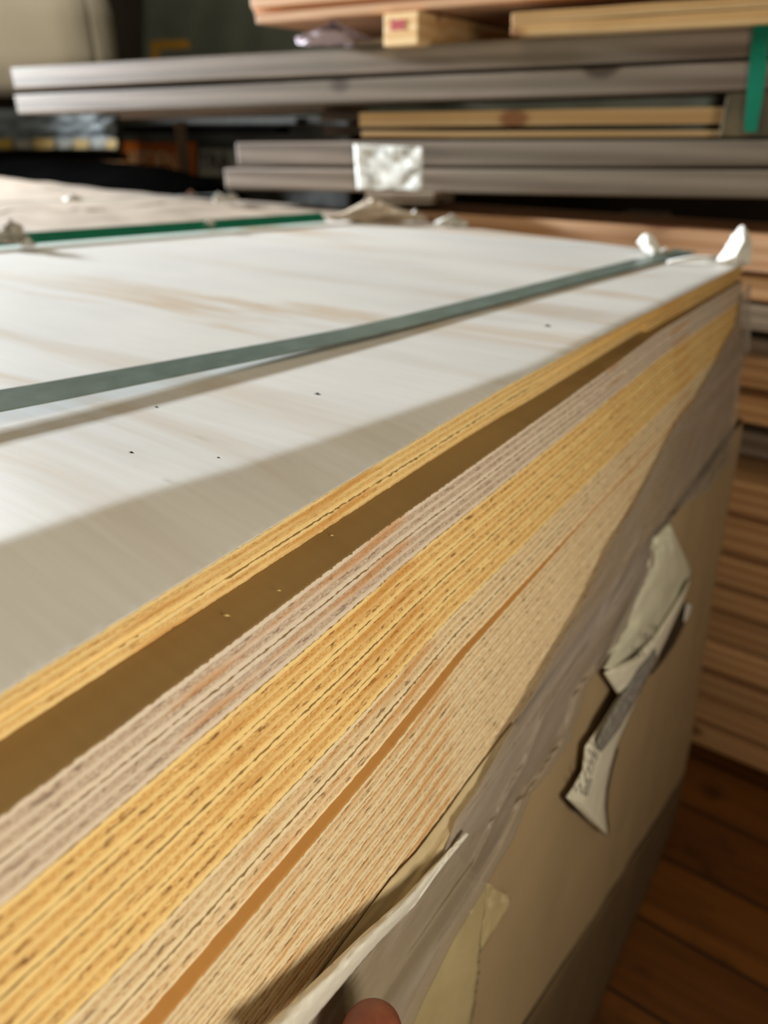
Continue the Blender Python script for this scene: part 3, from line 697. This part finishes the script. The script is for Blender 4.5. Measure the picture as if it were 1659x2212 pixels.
# white tag
P5 = empty('paper_tag', at(840, 360, 'Y', .94)); tag(P5, 'crinkled white paper tag with blurred handwriting fixed over the lower grey beams', 'paper tag')
def tg(u, v):
    TL, TR, BR, BL = Vector((765, 312)), Vector((914, 318)), Vector((913, 411)), Vector((772, 408))
    p = TL.lerp(TR, u).lerp(BL.lerp(BR, u), v)
    if v > .95: p.y += 5*nz(u*5, 2)
    yy = .938-.006*abs(nz(u*2.2+v*1.6, v*2-u*1.2, 1))-.002*nz(u*5-v*4, v*5, 7)
    return at(p.x, p.y, 'Y', yy)
vs, fs = grid(tg, 30, 24); solid(child('tag_sheet', vs, fs, mat_plain('tag_paper', (232, 232, 226), .5, .10, 45, .3, .5), P5, True), .0004)
def wrt(pts, Y, wpx, mat, parent, name='handwriting'):
    vs = []
    for i, p in enumerate(pts):
        p = Vector(p); q = Vector(pts[min(i+1, len(pts)-1)])-Vector(pts[max(i-1, 0)]); nrm = Vector((-q.y, q.x)).normalized()*wpx/2
        vs += [at(p.x+nrm.x, p.y+nrm.y, 'Y', Y), at(p.x-nrm.x, p.y-nrm.y, 'Y', Y)]
    fs = [(2*i, 2*i+1, 2*i+3, 2*i+2) for i in range(len(pts)-1)]
    child(name, vs, fs, mat, parent)
PENC = mat_plain('pencil', (120, 118, 108), .7)
for pts in [[(788, 316), (792, 318)], [(800, 326), (803, 332), (806, 325)], [(811, 325), (815, 334), (818, 326), (814, 324)], [(827, 325), (830, 332), (834, 324), (828, 322)], [(851, 322), (855, 330)], [(868, 330), (873, 322), (880, 330)],
            [(880, 372), (888, 366), (896, 370)], [(872, 385), (880, 376)], [(800, 375), (803, 392)]]:
    wrt(pts, .9335, 3.0, PENC, P5)

# right-hand stack of boards behind the corner, down to the floor
G3 = 'boards in the tall stack at right'
rows = [  # top, bottom at x=1640 ; front plane; material; colour word
    (508, 592, .995, PINEP, 'orange', 0), (597, 657, 1.0, PINED, 'orange-brown', 0), (662, 720, 1.0, PINEG, 'greyish', 0),
    (733, 774, 1.03, GREYW, 'dark grey', 0), (780, 842, 1.0, PINED, 'brown', 0), (861, 921, 1.0, PINED, 'warm brown', 0),
    (941, 994, 1.02, GREYW, 'weathered grey', 0), (1052, 1130, 1.0, PINED, 'tan', 0), (1137, 1220, 1.0, PINED, 'knotty tan', 0),
    (1227, 1292, 1.0, PINED, 'tan', 0), (1299, 1355, 1.0, PINED, 'tan', 0), (1362, 1422, 1.0, PINED, 'tan', 0), (1429, 1491, 1.0, PINED, 'tan', 0),
    (1498, 1552, 1.0, PINED, 'tan', 0), (1559, 1612, 1.0, PINED, 'brown', 0), (1618, 1668, 1.0, PINED, 'dark brown', 0)]
names = ['at its very top', 'second from its top', 'third from its top', 'fourth from its top, in a shadowy gap', 'fifth from its top', 'between the two black gaps', 'just above the widest black gap',
         'just below the widest black gap', 'second below the widest black gap', 'third below the widest black gap', 'fourth below the widest black gap', 'fifth below the widest black gap',
         'fourth above the floor', 'third above the floor', 'second above the floor', 'lowest, on the floorboards']
for (yt, yb, Y, m, col, _), nm in zip(rows, names):
    zt = at(1640, yt, 'Y', Y).z; zb = at(1640, yb-(8 if yt > 1040 else 3), 'Y', Y).z
    x0 = -.66; x1 = .75; n = 24; vs = []; fs = []; sd = random.random()*40
    yo = .004*random.uniform(-1, 1)
    for i in range(n+1):
        x = lerp(x0, x1, i/n); b = .0008*nz(x*3, sd)
        vs += [(x, Y+yo+b, zb+b), (x, Y+yo+b, zt+b), (x, Y+.14, zt+b), (x, Y+.14, zb+b)]
    for i in range(n):
        a = i*4; b = a+4; fs += [(a, b, b+1, a+1), (a+1, b+1, b+2, a+2), (a+2, b+2, b+3, a+3), (a+3, b+3, b, a)]
    e = n*4; fs += [(0, 1, 2, 3), (e+3, e+2, e+1, e)]
    me, c = mesh(vs, fs); o = link('timber_board', me, m, None, c); bevel(o, .0025)
    tag(o, f'{col} board in the tall right-hand stack, {nm}', 'board', G3)
# stickers filling the gaps between boards (further back)
for k, x in enumerate((-.35, .35)):
    z1 = at(1640, 508, 'Y', 1.0).z
    o = cuboid('stack_bearer', x-.03, x+.03, 1.142, 1.20, FLOOR, z1, BROWNW); tag(o, ['dark upright behind the tall board stack, hidden side', 'dark upright behind the tall board stack, outer side'][k], 'upright')

# ------------------------------------------------------------------ left background: sacks, tarpaulin, wrapped packs
def drape(name, fn, nu, nv, mat, parent=None, th=.0015):
    vs, fs = grid(fn, nu, nv)
    me, c = mesh(vs, fs); o = link(name, me, mat, parent, c-(parent.location if parent else Vector()), True); solid(o, th); return o
def sack(u, v):
    # a sagging bag: closed around, wide at its middle
    a = u*2*math.pi; zz = lerp(.045, .75, v); prof = pl([(0, .86), (.10, .95), (.3, .94), (.6, .80), (.8, .60), (1, .12)], v)
    r = prof*(1+.05*nz(math.cos(a)*2.4, math.sin(a)*2.4, v*1.5)+.02*nz(math.cos(a)*7, math.sin(a)*7, v*3))
    return (-2.66+.46*r*math.cos(a), 1.62+.24*r*math.sin(a), zz+.05)
o = drape('white_sack', sack, 72, 30, BAGM); tag(o, 'big bulging off-white sack above the left end of the grey beams', 'sack')
def tarp(u, v):
    x = lerp(-3.15, -.6, u); z = lerp(-.10, .95, v)
    y = 2.5+.30*v*v+.05*nz(x*2, z*2, 1)+.02*nz(x*6, z*5, 4)
    d = z-(.52-.42*(x+2.2)-.15*math.sin(x*3)); y -= .035*math.exp(-(d/.03)**2)
    return (x, y, z)
P6 = empty('tarpaulin', (-2, 2, -.05)); tag(P6, 'dark green-grey tarpaulin sheeting hanging in the left background', 'tarpaulin')
drape('tarp_sheet', tarp, 90, 40, TARP, P6)
a = at(325, 90, 'Y', 1.98)
vs = [at(326, 88, 'Y', 2.42), at(405, 86, 'Y', 2.42), at(412, 104, 'Y', 2.42), at(345, 106, 'Y', 2.42), at(344, 128, 'Y', 2.42), at(326, 130, 'Y', 2.42)]
child('printed_patch', vs, [tuple(range(6))[::-1]], mat_plain('dim_orange_print', (176, 130, 44), .6), P6, label='orange printed patch')
# plastic wrapped pack with striped border
P7 = empty('plastic_wrapped_pack', at(120, 345, 'Y', 1.45)); tag(P7, 'blue-grey plastic wrapped pack with yellow and white dashed border, far left', 'wrapped pack')
def bp(u, v):
    TL, TR, BR, BL = Vector((-60, 236)), Vector((252, 236)), Vector((250, 322)), Vector((-60, 326))
    p = TL.lerp(TR, u).lerp(BL.lerp(BR, u), v)
    return at(p.x, p.y, 'Y', 1.45-.02*abs(nz(u*5-v*2, v*3, 1))-.01*nz(u*12+v*6, v*5, 3)+.05*max(0, u-.93)*10*.3)
drape('plastic_skin', bp, 50, 14, BLUEP, P7)
a = at(-60, 236, 'Y', 1.48); b = at(250, 326, 'Y', 1.48); cuboid('pack_body', a.x, b.x, 1.49, 1.51, b.z, a.z, DARKG, P7)
for k in range(4):
    x0 = [-10, 72, 158, 228][k]; x1 = [26, 117, 192, 252][k]
    vs = [at(x0, 300, 'Y', 1.412), at(x1, 300, 'Y', 1.412), at(x1, 321, 'Y', 1.412), at(x0, 321, 'Y', 1.412)]; child('yellow_dash', vs, [(3, 2, 1, 0)], YELLOW, P7)
    x0 = [32, 124, 198, 0][k]; x1 = [66, 152, 224, 0][k]
    if x1:
        vs = [at(x0, 302, 'Y', 1.412), at(x1, 302, 'Y', 1.412), at(x1, 320, 'Y', 1.412), at(x0, 320, 'Y', 1.412)]; child('white_dash', vs, [(3, 2, 1, 0)], PALEPR, P7)
qbox('black_pack', (-80, 322), (250, 345), 1.46, 1.51, BLACKT, 'black layer beneath the striped plastic pack', 'pack')
qbox('timber_board', (10, 340), (255, 352), 1.44, 1.52, PINED, 'brown board poking out under the black layer at far left', 'board')
def blk(u, v):
    x0, x1 = at(-80, 360, 'Y', 1.35).x, at(470, 400, 'Y', 1.25).x; x = lerp(x0, x1, u)
    z = TOP-.14+.10*v - .0; s = pl([(0, .034), (.5, .030), (.72, .022), (.9, -.01), (1, -.06)], u)
    return (x, lerp(1.12, 1.4, v), TOP+lerp(-.02, s, sm(v*1.3))+.006*nz(x*5, v*3, 2))
o = drape('black_cover', blk, 60, 14, BLACKT); tag(o, 'black sheeting heaped behind the beige paper cover', 'cover')
# banner packs with printing
P8 = empty('printed_pack', at(380, 400, 'Y', 1.7)); tag(P8, 'shadowed timber pack in grey wrap printed VEDEN on orange and TRÄ', 'wrapped pack')
a = at(255, 252, 'Y', 1.7); b = at(760, 470, 'Y', 1.7)
def ban(u, v):
    return (lerp(a.x, b.x, u), 1.7-.012*nz(u*9, v*3, 2), lerp(b.z, a.z, v))
drape('grey_wrap', ban, 60, 16, DARKG, P8)
cuboid('pack_body', a.x, b.x, 1.73, 2.2, b.z-.4, a.z, BLACKT, P8)
vs = [at(262, 306, 'Y', 1.682), at(424, 308, 'Y', 1.682), at(424, 385, 'Y', 1.682), at(262, 383, 'Y', 1.682)]; child('orange_panel', vs, [(3, 2, 1, 0)], ORANGE, P8, label='orange printed panel')
def text(s, px, py, hpx, Y, mat, parent, name='lettering', stretch=1.0):
    cu = bpy.data.curves.new(name, 'FONT'); cu.body = s; cu.extrude = .0005
    p0 = at(px, py, 'Y', Y); p1 = at(px, py-hpx, 'Y', Y); cu.size = (p1.z-p0.z)*1.4
    cu.materials.append(mat); o = bpy.data.objects.new(name, cu); sc.collection.objects.link(o); o.parent = parent
    me = bpy.data.meshes.new_from_object(o); bpy.data.objects.remove(o)
    me.transform(Matrix.Rotation(math.pi/2, 4, 'X') @ Matrix.Diagonal((stretch, 1, 1, 1)))
    o = bpy.data.objects.new(name, me); sc.collection.objects.link(o); o.parent = parent; o.location = p0-parent.location; return o
text('VEDEN', 280, 364, 40, 1.678, mat_plain('faint_print', (238, 214, 180), .6), P8, stretch=1.0)
text('TRÄ', 432, 364, 34, 1.678, mat_plain('black_print', (24, 24, 26), .6), P8, stretch=1.15)
vs = [at(430, 322, 'Y', 1.684), at(520, 322, 'Y', 1.684), at(520, 380, 'Y', 1.684), at(430, 380, 'Y', 1.684)]; child('grey_panel', vs, [(3, 2, 1, 0)], mat_plain('grey_print', (176, 180, 176), .6), P8)
qbox('wooden_post', (376, 262), (392, 390), 1.58, 1.62, BROWNW, 'slim brown post standing in front of the printed pack', 'post')
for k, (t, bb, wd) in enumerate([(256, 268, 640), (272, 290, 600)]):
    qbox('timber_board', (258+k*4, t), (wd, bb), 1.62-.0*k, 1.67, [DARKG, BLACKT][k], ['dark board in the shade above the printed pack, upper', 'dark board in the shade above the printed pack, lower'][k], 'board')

# ------------------------------------------------------------------ the hand holding the film: thumb at the lower frame edge
def hand():
    tip = at(792, 2190, 'X', 0) if False else ray(796, 2196)
    d = .243
    tip = ray(796, 2210).normalized()*.0+ray(800, 2212)*d   # centre of the thumb tip pad (depth along the view axis = d)
    rt = Vector((math.cos(YAW), math.sin(YAW), 0)); fwv = Vector((-math.sin(YAW)*math.cos(PITCH), math.cos(YAW)*math.cos(PITCH), -math.sin(PITCH)))
    up = rt.cross(fwv)
    def P(r_, u_, f_): return tip+rt*r_+up*u_+fwv*f_
    verts = []; edges = []; rad = []
    def add(p, r_, par=None):
        verts.append(p); rad.append(r_)
        if par is not None: edges.append((par, len(verts)-1))
        return len(verts)-1
    palm = add(P(.030, -.125, .050), (.030, .017))
    wrist = add(P(.028, -.185, .030), (.026, .019), palm)
    fore = add(P(.020, -.30, -.03), (.034, .028), wrist)
    k0 = add(P(.016, -.090, .036), (.017, .016), palm)
    k1 = add(P(.006, -.060, .012), (.0150, .0140), k0)
    k2 = add(P(.001, -.031, .006), (.0150, .0135), k1)
    k3 = add(P(0, -.009, .001), (.0150, .0125), k2)
    k4 = add(P(0, .0055, .000), (.0118, .0100), k3)
    for i, (dx, L) in enumerate([(.012, 1.0), (.028, 1.08), (.044, 1.0), (.058, .82)]):
        a = add(P(.012+dx*.8, -.110-.006*i, .062+.004*i), (.0095, .009), palm)
        b_ = add(P(.010+dx, -.090-.010*i, .078*L), (.0088, .0085), a)
        c_ = add(P(.006+dx*.9, -.082-.012*i, .060*L), (.0082, .0078), b_)
        add(P(.006+dx*.8, -.092-.012*i, .046*L), (.0070, .0066), c_)
    me = bpy.data.meshes.new('hand'); me.from_pydata(verts, edges, []); me.update()
    o = link('person', me, SKIN)
    s = o.modifiers.new('skin', 'SKIN'); s.use_smooth_shade = True
    for i, v in enumerate(me.skin_vertices[0].data): v.radius = rad[i]; v.use_root = (i == 0)
    ss = o.modifiers.new('sub', 'SUBSURF'); ss.levels = 3; ss.render_levels = 3
    tag(o, 'person, only a reddish-brown thumb tip showing as it holds the torn film', 'person')
hand()
